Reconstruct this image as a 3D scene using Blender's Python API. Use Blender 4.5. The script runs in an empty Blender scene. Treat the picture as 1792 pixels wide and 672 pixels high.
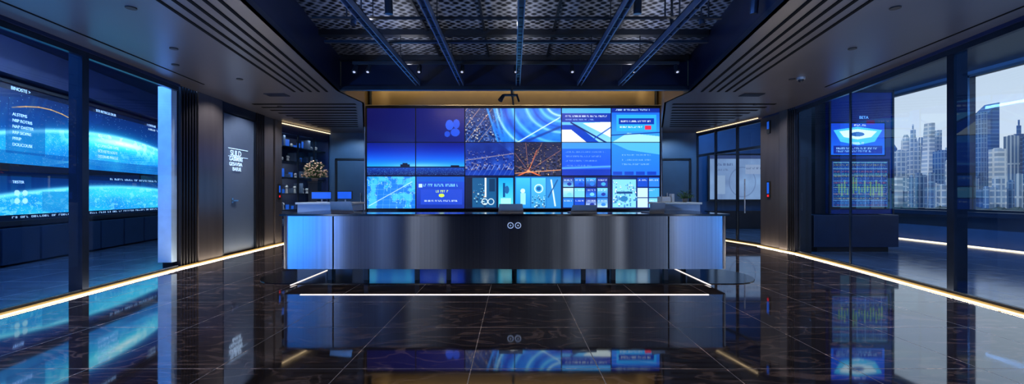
import bpy, bmesh, math, random
import numpy as np
from mathutils import Vector, Matrix
random.seed(7); rng=np.random.default_rng(7)
sc=bpy.context.scene
sc.view_settings.view_transform='Standard'

def lin(c):
    return tuple(((v/255)/12.92 if v/255<=0.04045 else (((v/255)+0.055)/1.055)**2.4) for v in c)

# ------------------------------------------------------------------ materials
def pmat(name,col,rough=0.4,metal=0.0,var=0.15,nscale=3.0,emis=None,es=0.0,spec=0.5,bump=0.0,stretch=(1,1,1),aniso=0.0,rvar=0.0):
    m=bpy.data.materials.new(name); m.use_nodes=True
    nt=m.node_tree; b=nt.nodes['Principled BSDF']
    c=lin(col)
    tc=nt.nodes.new('ShaderNodeTexCoord'); mp=nt.nodes.new('ShaderNodeMapping'); mp.inputs['Scale'].default_value=stretch
    nz=nt.nodes.new('ShaderNodeTexNoise'); nz.inputs['Scale'].default_value=nscale; nz.inputs['Detail'].default_value=4
    nt.links.new(tc.outputs['Object'],mp.inputs['Vector']); nt.links.new(mp.outputs[0],nz.inputs['Vector'])
    cr=nt.nodes.new('ShaderNodeValToRGB')
    cr.color_ramp.elements[0].position=0.3; cr.color_ramp.elements[1].position=0.7
    cr.color_ramp.elements[0].color=tuple(v*(1-var) for v in c)+(1,)
    cr.color_ramp.elements[1].color=tuple(min(1,v*(1+var)) for v in c)+(1,)
    nt.links.new(nz.outputs['Fac'],cr.inputs[0]); nt.links.new(cr.outputs[0],b.inputs['Base Color'])
    b.inputs['Roughness'].default_value=rough; b.inputs['Metallic'].default_value=metal
    b.inputs['Specular IOR Level'].default_value=spec
    if rvar:
        mr=nt.nodes.new('ShaderNodeMapRange'); mr.inputs['To Min'].default_value=max(0.02,rough-rvar); mr.inputs['To Max'].default_value=rough+rvar
        nt.links.new(nz.outputs['Fac'],mr.inputs['Value']); nt.links.new(mr.outputs[0],b.inputs['Roughness'])
    if aniso:
        b.inputs['Anisotropic'].default_value=aniso; b.inputs['Anisotropic Rotation'].default_value=0.25
        tg=nt.nodes.new('ShaderNodeTangent'); tg.direction_type='RADIAL'; tg.axis='Z'
        nt.links.new(tg.outputs[0],b.inputs['Tangent'])
    if bump:
        bp=nt.nodes.new('ShaderNodeBump'); bp.inputs['Strength'].default_value=bump; bp.inputs['Distance'].default_value=0.01
        nt.links.new(nz.outputs['Fac'],bp.inputs['Height']); nt.links.new(bp.outputs[0],b.inputs['Normal'])
    if emis is not None:
        b.inputs['Emission Color'].default_value=lin(emis)+(1,); b.inputs['Emission Strength'].default_value=es
    return m

def glass_mat(name,tint,refl=0.06):
    m=bpy.data.materials.new(name); m.use_nodes=True; nt=m.node_tree; nt.nodes.clear()
    o=nt.nodes.new('ShaderNodeOutputMaterial'); mx=nt.nodes.new('ShaderNodeMixShader')
    t=nt.nodes.new('ShaderNodeBsdfTransparent'); t.inputs[0].default_value=tint+(1,)
    g=nt.nodes.new('ShaderNodeBsdfGlossy'); g.inputs['Roughness'].default_value=0.01; g.inputs['Color'].default_value=(.8,.9,1,1)
    lw=nt.nodes.new('ShaderNodeLayerWeight'); lw.inputs['Blend'].default_value=0.5
    p=nt.nodes.new('ShaderNodeMath'); p.operation='POWER'; p.inputs[1].default_value=4
    ma=nt.nodes.new('ShaderNodeMath'); ma.operation='MULTIPLY_ADD'; ma.inputs[1].default_value=0.7; ma.inputs[2].default_value=refl
    nt.links.new(lw.outputs['Facing'],p.inputs[0]); nt.links.new(p.outputs[0],ma.inputs[0]); nt.links.new(ma.outputs[0],mx.inputs[0])
    nt.links.new(t.outputs[0],mx.inputs[1]); nt.links.new(g.outputs[0],mx.inputs[2]); nt.links.new(mx.outputs[0],o.inputs[0])
    return m

def tile_mat(name,c1,c2,mortar,bw,bh,ox,oy,rough=0.06,ior=1.5,veins=True,msize=0.006):
    m=bpy.data.materials.new(name); m.use_nodes=True; nt=m.node_tree; b=nt.nodes['Principled BSDF']
    tc=nt.nodes.new('ShaderNodeTexCoord'); mp=nt.nodes.new('ShaderNodeMapping'); mp.inputs['Location'].default_value=(ox,oy,0)
    br=nt.nodes.new('ShaderNodeTexBrick'); br.offset=0; br.squash=1
    br.inputs['Scale'].default_value=1; br.inputs['Brick Width'].default_value=bw; br.inputs['Row Height'].default_value=bh
    br.inputs['Mortar Size'].default_value=msize; br.inputs['Mortar Smooth'].default_value=0.1; br.inputs['Bias'].default_value=0
    br.inputs['Color1'].default_value=lin(c1)+(1,); br.inputs['Color2'].default_value=lin(c2)+(1,); br.inputs['Mortar'].default_value=lin(mortar)+(1,)
    nt.links.new(tc.outputs['Object'],mp.inputs[0]); nt.links.new(mp.outputs[0],br.inputs['Vector'])
    nz=nt.nodes.new('ShaderNodeTexNoise'); nz.inputs['Scale'].default_value=1.3; nz.inputs['Detail'].default_value=9; nz.inputs['Distortion'].default_value=1.6
    mp2=nt.nodes.new('ShaderNodeMapping'); mp2.inputs['Scale'].default_value=(0.8,2.2,1); mp2.inputs['Rotation'].default_value=(0,0,0.5)
    nt.links.new(tc.outputs['Object'],mp2.inputs[0]); nt.links.new(mp2.outputs[0],nz.inputs['Vector'])
    cr=nt.nodes.new('ShaderNodeValToRGB'); e=cr.color_ramp.elements
    e[0].position=0.475; e[0].color=(0.75,0.75,0.75,1); e[1].position=0.525; e[1].color=(0.95,0.95,0.95,1)
    n=e.new(0.5); n.color=(4.8,4.2,3.7,1) if veins else (1,1,1,1)
    nt.links.new(nz.outputs['Fac'],cr.inputs[0])
    mx=nt.nodes.new('ShaderNodeMix'); mx.data_type='RGBA'; mx.blend_type='MULTIPLY'; mx.inputs['Factor'].default_value=1
    nt.links.new(br.outputs['Color'],mx.inputs['A']); nt.links.new(cr.outputs[0],mx.inputs['B']); nt.links.new(mx.outputs['Result'],b.inputs['Base Color'])
    n2=nt.nodes.new('ShaderNodeTexNoise'); n2.inputs['Scale'].default_value=5; n2.inputs['Detail'].default_value=5
    nt.links.new(tc.outputs['Object'],n2.inputs['Vector'])
    mr=nt.nodes.new('ShaderNodeMapRange'); mr.inputs['To Min'].default_value=rough*0.5; mr.inputs['To Max'].default_value=rough*1.6
    nt.links.new(n2.outputs['Fac'],mr.inputs['Value'])
    m3=nt.nodes.new('ShaderNodeMath'); m3.operation='MULTIPLY_ADD'; m3.inputs[1].default_value=0.4
    nt.links.new(br.outputs['Fac'],m3.inputs[0]); nt.links.new(mr.outputs[0],m3.inputs[2]); nt.links.new(m3.outputs[0],b.inputs['Roughness'])
    b.inputs['IOR'].default_value=ior
    return m

M={}
M['floor']=tile_mat('dark_marble_tiles',(42,35,33),(50,42,39),(118,105,97),1.06,1.12,0.35+1.06*20,-3.61+1.12*20,rough=0.04,ior=2.5,msize=0.004)
M['floor_side']=tile_mat('grey_blue_tiles',(60,74,92),(68,82,100),(96,110,126),1.2,1.2,30,30,rough=0.14,ior=1.8,veins=False)
M['soffit']=pmat('bronze_metal_ceiling',(104,98,98),0.32,0.5,0.05,1.0,rvar=0.03)
M['slot']=pmat('slot_black',(3,3,4),0.8,spec=0.1)
M['black']=pmat('matte_black',(14,15,20),0.5)
M['navy']=pmat('navy_paint',(20,32,70),0.4,0.1)
M['blue_cab']=pmat('blue_lacquer',(24,48,104),0.25,0.1)
M['coffer']=pmat('coffer_navy',(12,18,40),0.35,0.1)
M['bronze']=pmat('bronze_panel',(100,92,90),0.28,0.6,0.1,6,stretch=(1,1,0.1))
M['fin']=pmat('dark_fin',(40,38,42),0.35,0.5)
M['door']=pmat('blue_grey_panel',(92,106,128),0.35,0.3,0.05)
M['lightpanel']=pmat('pale_panel',(190,204,216),0.45)
M['teal']=pmat('teal_wall',(48,76,108),0.4,0.1,0.08)
M['cab']=pmat('cabinet_dark_blue',(28,42,62),0.35,0.2)
M['frame']=pmat('dark_aluminium',(52,60,72),0.3,0.8)
M['steel']=pmat('brushed_steel',(106,112,122),0.28,1.0,0.12,2.0,stretch=(40,1,0.15),aniso=0.88)
M['silver']=pmat('silver_metal',(190,196,204),0.28,1.0)
M['rail']=pmat('rail_metal',(130,144,172),0.3,0.7)
M['top']=pmat('black_countertop',(12,13,16),0.12)
M['platform']=pmat('platform_black',(14,15,18),0.14,spec=0.35)
M['laptop']=pmat('laptop_shell',(168,164,162),0.35,0.2)
M['ledge']=pmat('pale_ledge',(140,165,195),0.35)
M['white']=pmat('glowing_white_plastic',(235,238,242),0.4,emis=(220,230,240),es=.2)  # emission brightens the port rings; the plastic is no lamp
M['rubber']=pmat('black_plastic',(18,18,20),0.45)
M['leaf']=pmat('leaf_green',(40,80,40),0.5,0,0.4,20)
M['flower']=pmat('blossom',(205,175,150),0.6,0,0.4,25)
M['pot']=pmat('pot_ceramic',(120,110,105),0.4)
M['red']=pmat('red_led',(200,30,40),0.4,emis=(255,40,50),es=0.8)
M['blueled']=pmat('blue_led',(20,80,200),0.4,emis=(40,120,255),es=0.4)
M['strip']=pmat('led_strip_warm',(255,240,210),0.5,emis=(255,222,168),es=2.2)
M['strip_gold']=pmat('led_trim_gold',(190,155,85),0.4,emis=(220,165,70),es=0.5)
M['strip_w']=pmat('led_strip_white',(255,250,245),0.5,emis=(255,240,228),es=1.3)
M['added_glow']=pmat('added_panel_glow',(255,250,245),0.5,emis=(246,246,250),es=9)  # glow of the panels added behind the viewer
M['lens']=pmat('spot_lens',(255,250,245),0.5,emis=(255,240,220),es=0.35)
M['wood_gold']=pmat('gold_header',(116,98,66),0.45,0.2,0.1,2)
M['txt']=pmat('lit_lettering',(200,225,255),0.5,emis=(180,215,255),es=0.9)
M['txtdim']=pmat('lit_lettering_blue',(120,180,255),0.5,emis=(120,190,255),es=0.9)
M['glass']=glass_mat('clear_glass',(0.86,0.94,1.0),0.03)
M['glass_win']=glass_mat('window_glass',(0.84,0.90,0.97),0.02)

def mesh_ceiling():
    m=pmat('perforated_mesh',(20,21,24),0.5,0.2)
    nt=m.node_tree; b=nt.nodes['Principled BSDF']; tc=nt.nodes.new('ShaderNodeTexCoord')
    mp=nt.nodes.new('ShaderNodeMapping'); mp.inputs['Scale'].default_value=(9,9,9); mp.inputs['Rotation'].default_value=(0,0,.785)
    v=nt.nodes.new('ShaderNodeTexVoronoi'); v.inputs['Scale'].default_value=1; v.inputs['Randomness'].default_value=0.25
    cr=nt.nodes.new('ShaderNodeValToRGB'); cr.color_ramp.elements[0].color=(0.002,0.002,0.003,1); cr.color_ramp.elements[0].position=0.34
    cr.color_ramp.elements[1].color=(0.28,0.28,0.29,1); cr.color_ramp.elements[1].position=0.64
    nt.links.new(tc.outputs['Object'],mp.inputs[0]); nt.links.new(mp.outputs[0],v.inputs['Vector']); nt.links.new(v.outputs['Distance'],cr.inputs[0])
    nt.links.new(cr.outputs[0],b.inputs['Base Color']); b.inputs['Specular IOR Level'].default_value=0.1
    return m
M['mesh']=mesh_ceiling()

def facade(name,wall,win,bw,bh,ms=.14):
    m=bpy.data.materials.new(name); m.use_nodes=True; nt=m.node_tree; b=nt.nodes['Principled BSDF']
    tc=nt.nodes.new('ShaderNodeTexCoord'); sp=nt.nodes.new('ShaderNodeSeparateXYZ'); ad=nt.nodes.new('ShaderNodeMath'); ad.operation='SUBTRACT'
    cb=nt.nodes.new('ShaderNodeCombineXYZ'); br=nt.nodes.new('ShaderNodeTexBrick'); br.offset=0
    nt.links.new(tc.outputs['Object'],sp.inputs[0]); nt.links.new(sp.outputs['X'],ad.inputs[0]); nt.links.new(sp.outputs['Y'],ad.inputs[1])
    nt.links.new(ad.outputs[0],cb.inputs[0]); nt.links.new(sp.outputs['Z'],cb.inputs[1]); nt.links.new(cb.outputs[0],br.inputs['Vector'])
    br.inputs['Scale'].default_value=1; br.inputs['Brick Width'].default_value=bw; br.inputs['Row Height'].default_value=bh
    br.inputs['Mortar Size'].default_value=min(bw,bh)*ms; br.inputs['Color1'].default_value=lin(win)+(1,)
    br.inputs['Color2'].default_value=lin(tuple(min(255,v*1.2) for v in win))+(1,); br.inputs['Mortar'].default_value=lin(wall)+(1,)
    nz=nt.nodes.new('ShaderNodeTexNoise'); nz.inputs['Scale'].default_value=.03; nt.links.new(tc.outputs['Object'],nz.inputs['Vector'])
    mr=nt.nodes.new('ShaderNodeMapRange'); mr.inputs['To Min'].default_value=.6; mr.inputs['To Max'].default_value=1.35; nt.links.new(nz.outputs['Fac'],mr.inputs['Value'])
    mx=nt.nodes.new('ShaderNodeMix'); mx.data_type='RGBA'; mx.blend_type='MULTIPLY'; mx.inputs['Factor'].default_value=1
    nt.links.new(br.outputs['Color'],mx.inputs['A']); nt.links.new(mr.outputs[0],mx.inputs['B'])
    nt.links.new(mx.outputs['Result'],b.inputs['Base Color']); b.inputs['Roughness'].default_value=0.2
    return m
F=[facade('tower_facade_a',(190,200,212),(108,130,158),3.2,3.4),facade('tower_facade_b',(120,148,182),(56,88,130),2.2,3.8),
   facade('tower_facade_c',(214,217,221),(140,155,174),8,3.4,.2),facade('tower_facade_d',(84,118,164),(44,78,128),24,3.4),
   facade('tower_facade_e',(176,186,198),(88,110,140),2.6,24,.22)]
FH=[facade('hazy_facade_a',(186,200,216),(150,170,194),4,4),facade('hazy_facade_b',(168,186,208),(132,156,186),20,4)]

# ------------------------------------------------------------------ geometry
def link(ob,parent):
    sc.collection.objects.link(ob)
    if parent is not None:
        ob.parent=parent; ob.matrix_parent_inverse=Matrix.Translation(-parent.location)
    return ob
def empty(name,loc=(0,0,0)):
    e=bpy.data.objects.new(name,None); e.location=loc; e.empty_display_size=0.2; sc.collection.objects.link(e); return e
class G:
    def __init__(s): s.v=[];s.f=[]
    def _add(s,vs,fs):
        o=len(s.v); s.v+= [tuple(v) for v in vs]; s.f+=[tuple(i+o for i in f) for f in fs]; return s
    def box(s,x0,x1,y0,y1,z0,z1):
        return s.prism([(x0,y0),(x1,y0),(x1,y1),(x0,y1)],z0,z1)
    def prism(s,p,z0,z1):
        a=sum(p[i][0]*p[(i+1)%len(p)][1]-p[(i+1)%len(p)][0]*p[i][1] for i in range(len(p)))
        if a<0: p=p[::-1]
        n=len(p); vs=[(x,y,z0) for x,y in p]+[(x,y,z1) for x,y in p]
        fs=[tuple(range(n))[::-1],tuple(range(n,2*n))]+[(i,(i+1)%n,n+(i+1)%n,n+i) for i in range(n)]
        return s._add(vs,fs)
    def seg(s,p0,p1,t,z0,z1,off=0.0):
        a=Vector(p0);b=Vector(p1);d=(b-a).normalized();n=Vector((-d.y,d.x))
        a=a+n*off;b=b+n*off;h=n*t/2
        return s.prism([tuple(a-h),tuple(b-h),tuple(b+h),tuple(a+h)],z0,z1)
    def cyl(s,p0,p1,r,r2=None,n=16):
        if r2 is None:r2=r
        a=Vector(p0);b=Vector(p1);d=(b-a).normalized()
        u=d.orthogonal().normalized();w=d.cross(u)
        vs=[a+(u*math.cos(2*math.pi*i/n)+w*math.sin(2*math.pi*i/n))*r for i in range(n)]+[b+(u*math.cos(2*math.pi*i/n)+w*math.sin(2*math.pi*i/n))*r2 for i in range(n)]
        fs=[tuple(range(n))[::-1],tuple(range(n,2*n))]+[(i,(i+1)%n,n+(i+1)%n,n+i) for i in range(n)]
        return s._add(vs,fs)
    def quad(s,a,b,c,d): return s._add([a,b,c,d],[(0,1,2,3)])
    def ball(s,c,r,rz=None,n=10,m=7,jit=0.0):
        if rz is None: rz=r
        vs=[];fs=[]
        for j in range(m+1):
            th=math.pi*j/m
            for i in range(n):
                ph=2*math.pi*i/n; k=1+random.uniform(-jit,jit)
                vs.append((c[0]+r*k*math.sin(th)*math.cos(ph),c[1]+r*k*math.sin(th)*math.sin(ph),c[2]+rz*k*math.cos(th)))
        for j in range(m):
            for i in range(n):
                fs.append((j*n+i,(j+1)*n+i,(j+1)*n+(i+1)%n,j*n+(i+1)%n))
        return s._add(vs,fs)
    def build(s,name,mat,parent=None,bevel=0,smooth=False):
        me=bpy.data.meshes.new(name); me.from_pydata(s.v,[],s.f); me.materials.append(mat)
        ob=bpy.data.objects.new(name,me); link(ob,parent)
        if smooth:
            for p in me.polygons: p.use_smooth=True
        if bevel:
            md=ob.modifiers.new('bevel','BEVEL'); md.width=bevel; md.segments=2; md.limit_method='ANGLE'
        return ob
def text(name,s,loc,size,xdir,mat,parent,align='LEFT',bold=0.0,sx=1.0):
    cu=bpy.data.curves.new(name,'FONT'); cu.body=s; cu.size=size; cu.align_x=align; cu.offset=bold; cu.extrude=0.002
    cu.materials.append(mat); ob=bpy.data.objects.new(name,cu)
    x=Vector(xdir).normalized(); up=Vector((0,0,1)); n=x.cross(up)
    m=Matrix(((x.x*sx,up.x,n.x,loc[0]),(x.y*sx,up.y,n.y,loc[1]),(x.z*sx,up.z,n.z,loc[2]),(0,0,0,1)))
    link(ob,parent)
    ob.matrix_basis=m
    return ob
def area(name,loc,direction,sx,sy,col,power,ydir=(0,1,0)):
    l=bpy.data.lights.new(name,'AREA'); l.shape='RECTANGLE'; l.size=sx; l.size_y=sy; l.color=col; l.energy=power
    o=bpy.data.objects.new(name,l); z=-Vector(direction).normalized()
    if sy>=sx:
        y=Vector(ydir).normalized(); z=(z-y*z.dot(y)).normalized(); x=y.cross(z)
    else:
        x=Vector((1,0,0)); y=z.cross(x).normalized(); x=y.cross(z)
    o.matrix_world=Matrix(((x.x,y.x,z.x,loc[0]),(x.y,y.y,z.y,loc[1]),(x.z,y.z,z.z,loc[2]),(0,0,0,1)))
    sc.collection.objects.link(o); return o
def spot(name,loc,target,col,power,ang=60,blend=0.6,r=0.04):
    l=bpy.data.lights.new(name,'SPOT'); l.energy=power; l.color=col; l.spot_size=math.radians(ang); l.spot_blend=blend; l.shadow_soft_size=r
    o=bpy.data.objects.new(name,l); o.location=loc; o.rotation_euler=(Vector(target)-Vector(loc)).to_track_quat('-Z','Y').to_euler()
    sc.collection.objects.link(o); return o

# ------------------------------------------------------------------ emissive pixel canvases (LED pixel grids as vertex colours)
class Cv:
    def __init__(s,W,H,x0,y0,x1,y1):
        s.W,s.H=W,H; s.X,s.Y=np.meshgrid(np.linspace(x0,x1,W),np.linspace(y0,y1,H)); s.b=(x0,y0,x1,y1)
        s.a=np.zeros((H,W,3)); s.px=(x1-x0)/W; s.clip=None
    def setclip(s,*r): s.clip=r if r else None
    def fill(s,m,c,al=1.0):
        m=m.astype(float)*al
        if s.clip:
            x0,y0,x1,y1=s.clip; m=m*((s.X>=x0)&(s.X<=x1)&(s.Y>=y0)&(s.Y<=y1))
        c=np.array(c,float)
        if c.ndim==1: c=c[None,None,:]
        s.a=s.a*(1-m[...,None])+c*m[...,None]
    def rect(s,x0,y0,x1,y1,c,c2=None,al=1.0,ax='y'):
        m=(s.X>=x0)&(s.X<=x1)&(s.Y>=y0)&(s.Y<=y1)
        if c2 is not None:
            t=(s.Y-y0)/(y1-y0) if ax=='y' else (s.X-x0)/(x1-x0); t=np.clip(t,0,1)[...,None]
            c=np.array(c)*(1-t)+np.array(c2)*t
        s.fill(m,c,al)
    def glow(s,cx,cy,rx,ry,c,al=1.0,p=2):
        d=((s.X-cx)/rx)**2+((s.Y-cy)/ry)**2; s.fill(np.exp(-d*p),c,al)
    def disc(s,cx,cy,rx,ry,c,al=1.0): s.fill(((s.X-cx)/rx)**2+((s.Y-cy)/ry)**2<1,c,al)
    def ring(s,cx,cy,r,w,c,al=1.0,asp=1.0):
        d=np.sqrt((s.X-cx)**2+((s.Y-cy)*asp)**2); s.fill(np.clip(1-np.abs(d-r)/w,0,1),c,al)
    def line(s,x0,y0,x1,y1,w,c,al=1.0):
        dx,dy=x1-x0,y1-y0; t=np.clip(((s.X-x0)*dx+(s.Y-y0)*dy)/(dx*dx+dy*dy+1e-9),0,1)
        d=np.hypot(s.X-x0-t*dx,s.Y-y0-t*dy); s.fill(np.clip(1.3-d/w,0,1),c,al)
    def poly(s,pts,c,al=1.0):
        m=np.zeros(s.X.shape,bool); n=len(pts)
        for i in range(n):
            (xa,ya),(xb,yb)=pts[i],pts[(i+1)%n]
            if ya==yb: continue
            m^=((ya>s.Y)!=(yb>s.Y))&(s.X<(xb-xa)*(s.Y-ya)/(yb-ya)+xa)
        s.fill(m,c,al)
    def noise(s,cell,octv=3):
        out=np.zeros((s.H,s.W)); amp=1;tot=0
        for o in range(octv):
            c=cell/2**o; gw=int((s.b[2]-s.b[0])/c)+3; gh=int((s.b[3]-s.b[1])/c)+3; g=rng.random((gh,gw))
            fx=(s.X-s.b[0])/c; fy=(s.Y-s.b[1])/c; ix=fx.astype(int);iy=fy.astype(int);tx=fx-ix;ty=fy-iy
            tx=tx*tx*(3-2*tx);ty=ty*ty*(3-2*ty)
            out+=amp*((g[iy,ix]*(1-tx)+g[iy,ix+1]*tx)*(1-ty)+(g[iy+1,ix]*(1-tx)+g[iy+1,ix+1]*tx)*ty);tot+=amp;amp*=.5
        return out/tot
    def speck(s,x0,y0,x1,y1,dens,c,al=1.0):
        m=(s.X>=x0)&(s.X<=x1)&(s.Y>=y0)&(s.Y<=y1)&(rng.random(s.X.shape)<dens); s.fill(m,c,al)
    def city(s,x0,y0,x1,y1,n,roofs,shade,lit=.12):
        """aerial view blocks: roof + shaded wall, growing toward the bottom"""
        P=sorted([(rng.uniform(y0,y1),rng.uniform(x0,x1)) for _ in range(n)])
        for y,x in P:
            k=.6+1.0*(y-y0)/(y1-y0); w=rng.uniform(1.2,2.8)*k; h=rng.uniform(1.0,2.2)*k; t=rng.uniform(1.0,4.5)*k
            r=roofs[rng.integers(len(roofs))]
            s.rect(x,y-t,x+w,y+h-t,r,al=.9); s.rect(x,y+h-t,x+w,y+h,shade,al=.85)
            if rng.random()<lit: s.rect(x+w*.2,y+h-t*.8,x+w*.5,y+h-t*.3,(255,215,160),al=.8)
    def write(s,x,y,w,h,c,al=1.0):
        cx=x
        while cx<x+w:
            wl=rng.integers(2,8)
            for k in range(wl):
                if cx>x+w: break
                p=rng.integers(0,3)
                s.rect(cx,y,cx+h*.16,y+h,c,al=al)
                if p!=0: s.rect(cx,y+h*.8,cx+h*.5,y+h,c,al=al)
                if p!=1: s.rect(cx,y,cx+h*.5,y+h*.2,c,al=al)
                if p==2: s.rect(cx+h*.35,y,cx+h*.5,y+h,c,al=al)
                cx+=h*.72
            cx+=h*.6
    def screen(s,name,o,u,v,parent,strength=1.0):
        o=np.array(o,float);u=np.array(u,float);v=np.array(v,float)
        tu=np.linspace(0,1,s.W);tv=np.linspace(0,1,s.H)
        co=o+tu[None,:,None]*u+tv[:,None,None]*v
        me=bpy.data.meshes.new(name); nv=s.W*s.H; nf=(s.W-1)*(s.H-1)
        me.vertices.add(nv); me.vertices.foreach_set('co',co.reshape(-1))
        idx=np.arange(nv).reshape(s.H,s.W)
        q=np.stack([idx[:-1,:-1],idx[1:,:-1],idx[1:,1:],idx[:-1,1:]],-1).reshape(-1)
        me.loops.add(nf*4); me.loops.foreach_set('vertex_index',q.astype(np.int32))
        me.polygons.add(nf); me.polygons.foreach_set('loop_start',np.arange(0,nf*4,4,dtype=np.int32)); me.polygons.foreach_set('loop_total',np.full(nf,4,dtype=np.int32))
        me.update(calc_edges=True)
        c=np.clip(s.a/255,0,1); c=np.where(c<=0.04045,c/12.92,((c+0.055)/1.055)**2.4)
        at=me.color_attributes.new('pixels','FLOAT_COLOR','POINT')
        at.data.foreach_set('color',np.concatenate([c,np.ones((s.H,s.W,1))],-1).reshape(-1).astype(np.float32))
        m=bpy.data.materials.new(name+'_led_pixels'); m.use_nodes=True; nt=m.node_tree; b=nt.nodes['Principled BSDF']
        an=nt.nodes.new('ShaderNodeAttribute'); an.attribute_name='pixels'
        nt.links.new(an.outputs['Color'],b.inputs['Emission Color']); b.inputs['Emission Strength'].default_value=strength
        b.inputs['Base Color'].default_value=(0.005,0.006,0.01,1); b.inputs['Roughness'].default_value=0.25
        me.materials.append(m)
        ob=bpy.data.objects.new(name,me); link(ob,parent); return ob

# ================================================================== ROOM SHELL
CZ=3.6
LG=[(-5.29,-3.2),(-6.2,5.25),(-6.58,8.5)]
RG=[(5.29,-3.2),(6.2,5.25),(6.75,8.7),(7.0,10.7)]
G().prism([(-5.29,-3.2),(5.29,-3.2),(6.2,5.25),(6.75,8.7),(7.02,10.7),(7.02,12.2),(6.45,15.2),(-6.4,15.2),(-6.9,12.85),(-6.62,8.5),(-6.2,5.25)],-0.2,0).build('floor',M['floor'])
G().prism([(-5.30,-3.2),(-6.21,5.25),(-6.63,8.5),(-6.92,12.85),(-6.92,15.2),(-13,15.2),(-13,-3.2)],-0.2,0).build('floor',M['floor_side'])
G().prism([(5.30,-3.2),(6.21,5.25),(6.76,8.7),(7.03,10.7),(7.03,12.2),(6.46,15.2),(6.46,19),(13.1,19),(13.1,-3.2)],-0.2,0).build('floor',M['floor_side'])
G().box(-13,13.1,-3.4,-3.2,-0.2,5.1).build('wall_back_entry',M['cab'])
G().prism([(-8.0,-3.2),(-8.2,-3.2),(-12.25,15.2),(-12.05,15.2)],0,4.7).build('wall_left',M['navy'])
G().box(-13,6.45,15.2,15.4,-0.2,5.1).build('wall_far',M['teal'])
G().box(6.25,13.1,19,19.2,-0.2,5.1).build('wall_far_annex',M['teal'])
G().box(6.35,6.45,15.4,19,-0.2,5.1).build('wall_annex_side',M['teal'])
G().box(13.0,13.25,-3.2,19,-0.2,0.98).box(13.0,13.25,-3.2,19,4.82,5.1).box(13.0,13.25,-3.2,5,0.98,4.82).box(13.0,13.25,15.6,19,0.98,4.82).build('wall_right',M['teal'])
w=empty('window_1',(13.05,10,2.8))
g=G()
for yy in (5,8.6,12.35,15.6): g.box(12.93,13.1,yy-0.05,yy+0.05,0.98,4.82)
g.box(12.9,13.1,5,15.6,0.94,1.02).box(12.93,13.1,5,15.6,4.77,4.84)
g.build('frame',M['frame'],w)
G().quad((13.15,5,0.98),(13.15,15.6,0.98),(13.15,15.6,4.82),(13.15,5,4.82)).build('pane',M['glass_win'],w)
G().box(12.55,12.98,3,17,0.84,0.96).build('trim_1',M['cab'])
G().box(12.6,12.64,3,17,0.0,0.03).build('trim_2',M['strip'])
G().seg(LG[0],LG[1],0.12,3.55,4.75).seg(LG[1],LG[2],0.12,3.55,4.75).build('wall_left_header',M['navy'])
G().seg(RG[0],RG[1],0.12,3.55,5.1).seg(RG[1],RG[2],0.12,3.55,5.1).seg(RG[2],RG[3],0.12,3.55,5.1).seg((7.0,10.7),(7.0,12.2),0.12,3.55,5.1).seg((7.0,12.2),(6.45,15.2),0.12,3.55,5.1).build('wall_right_header',M['navy'])
LO=[(-2.08,-1.0),(-3.62,9.1),(-3.5,10.2),(-4.75,13.9),(-4.75,15.2)]
RO=[(2.1,-1.0),(3.67,9.1),(3.55,10.2),(4.75,13.9),(4.75,15.2)]
G().prism([(-5.24,-3.2),(0,-3.2),(0,-1.0)]+LO+[(-6.4,15.2),(-6.92,12.85),(-6.6,8.5),(-6.15,5.25)],CZ,CZ+0.08).build('ceiling',M['soffit'])
G().prism([(5.24,-3.2),(0,-3.2),(0,-1.0)]+RO+[(6.45,15.2),(7.0,12.2),(7.0,10.7),(6.75,8.7),(6.15,5.25)],CZ,CZ+0.08).build('ceiling',M['soffit'])
G().prism([(-2.2,-1.1),(2.2,-1.1),(3.85,9.3),(-3.8,9.3)],4.32,4.4).build('ceiling',M['mesh'])
G().prism([(-3.8,9.1),(3.85,9.1),(5,15.2),(-5,15.2)],4.98,5.06).build('ceiling',M['wood_gold'])
G().prism([(-5.2,-3.3),(-13,-3.3),(-13,15.3),(-6.3,15.3),(-6.5,8.5)],4.7,4.8).build('ceiling',M['navy'])
G().prism([(5.2,-3.3),(13.2,-3.3),(13.2,19.1),(6.3,19.1),(6.4,15.2),(6.9,12.2),(6.1,5.2)],4.95,5.08).build('ceiling',M['soffit'])
G().box(-13.3,13.5,-3.6,19.3,5.3,5.4).box(-13.3,-13.0,-3.6,19.3,-0.2,5.4).box(-13.3,6.4,19.0,19.2,-0.2,5.4).build('roof',M['black'])
G().box(13.1,13.4,-3.6,19.3,4.85,5.4).box(-13.3,13.4,-3.6,-3.4,-0.2,5.4).box(6,13.4,19.2,19.3,-.2,5.4).build('wall_parapet',M['black'])
e=empty('ceiling_coffer',(0,4,4))
g=G()
g.seg(LO[0],LO[1],0.06,CZ+0.0,4.4,0.03); g.seg(RO[0],RO[1],0.06,CZ+0.0,4.4,-0.03); g.box(-2.1,2.1,-1.06,-1.0,CZ,4.4)
g.build('cheek_panels',M['coffer'],e)
g=G()
g.seg(LO[1],LO[2],0.05,CZ,5.0,0.02).seg(LO[2],LO[3],0.05,CZ,5.0,0.02).seg(LO[3],LO[4],0.05,CZ,5.0,0.02)
g.seg(RO[1],RO[2],0.05,CZ,5.0,-0.02).seg(RO[2],RO[3],0.05,CZ,5.0,-0.02).seg(RO[3],RO[4],0.05,CZ,5.0,-0.02)
g.build('warm_cheek_panels',M['wood_gold'],e)
G().box(-3.7,3.75,9.12,9.3,3.68,4.98).build('bulkhead',M['coffer'],e)
G().box(-3.66,3.7,9.02,9.12,3.62,3.70).build('bulkhead_bar',M['frame'],e)
g=G()
for yy in (1.0,3.0,4.6,6.1,7.6,9.0): g.box(-(2.25+.152*yy)+0.02,(2.25+.152*yy),yy-0.06,yy+0.06,4.22,4.34)
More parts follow.
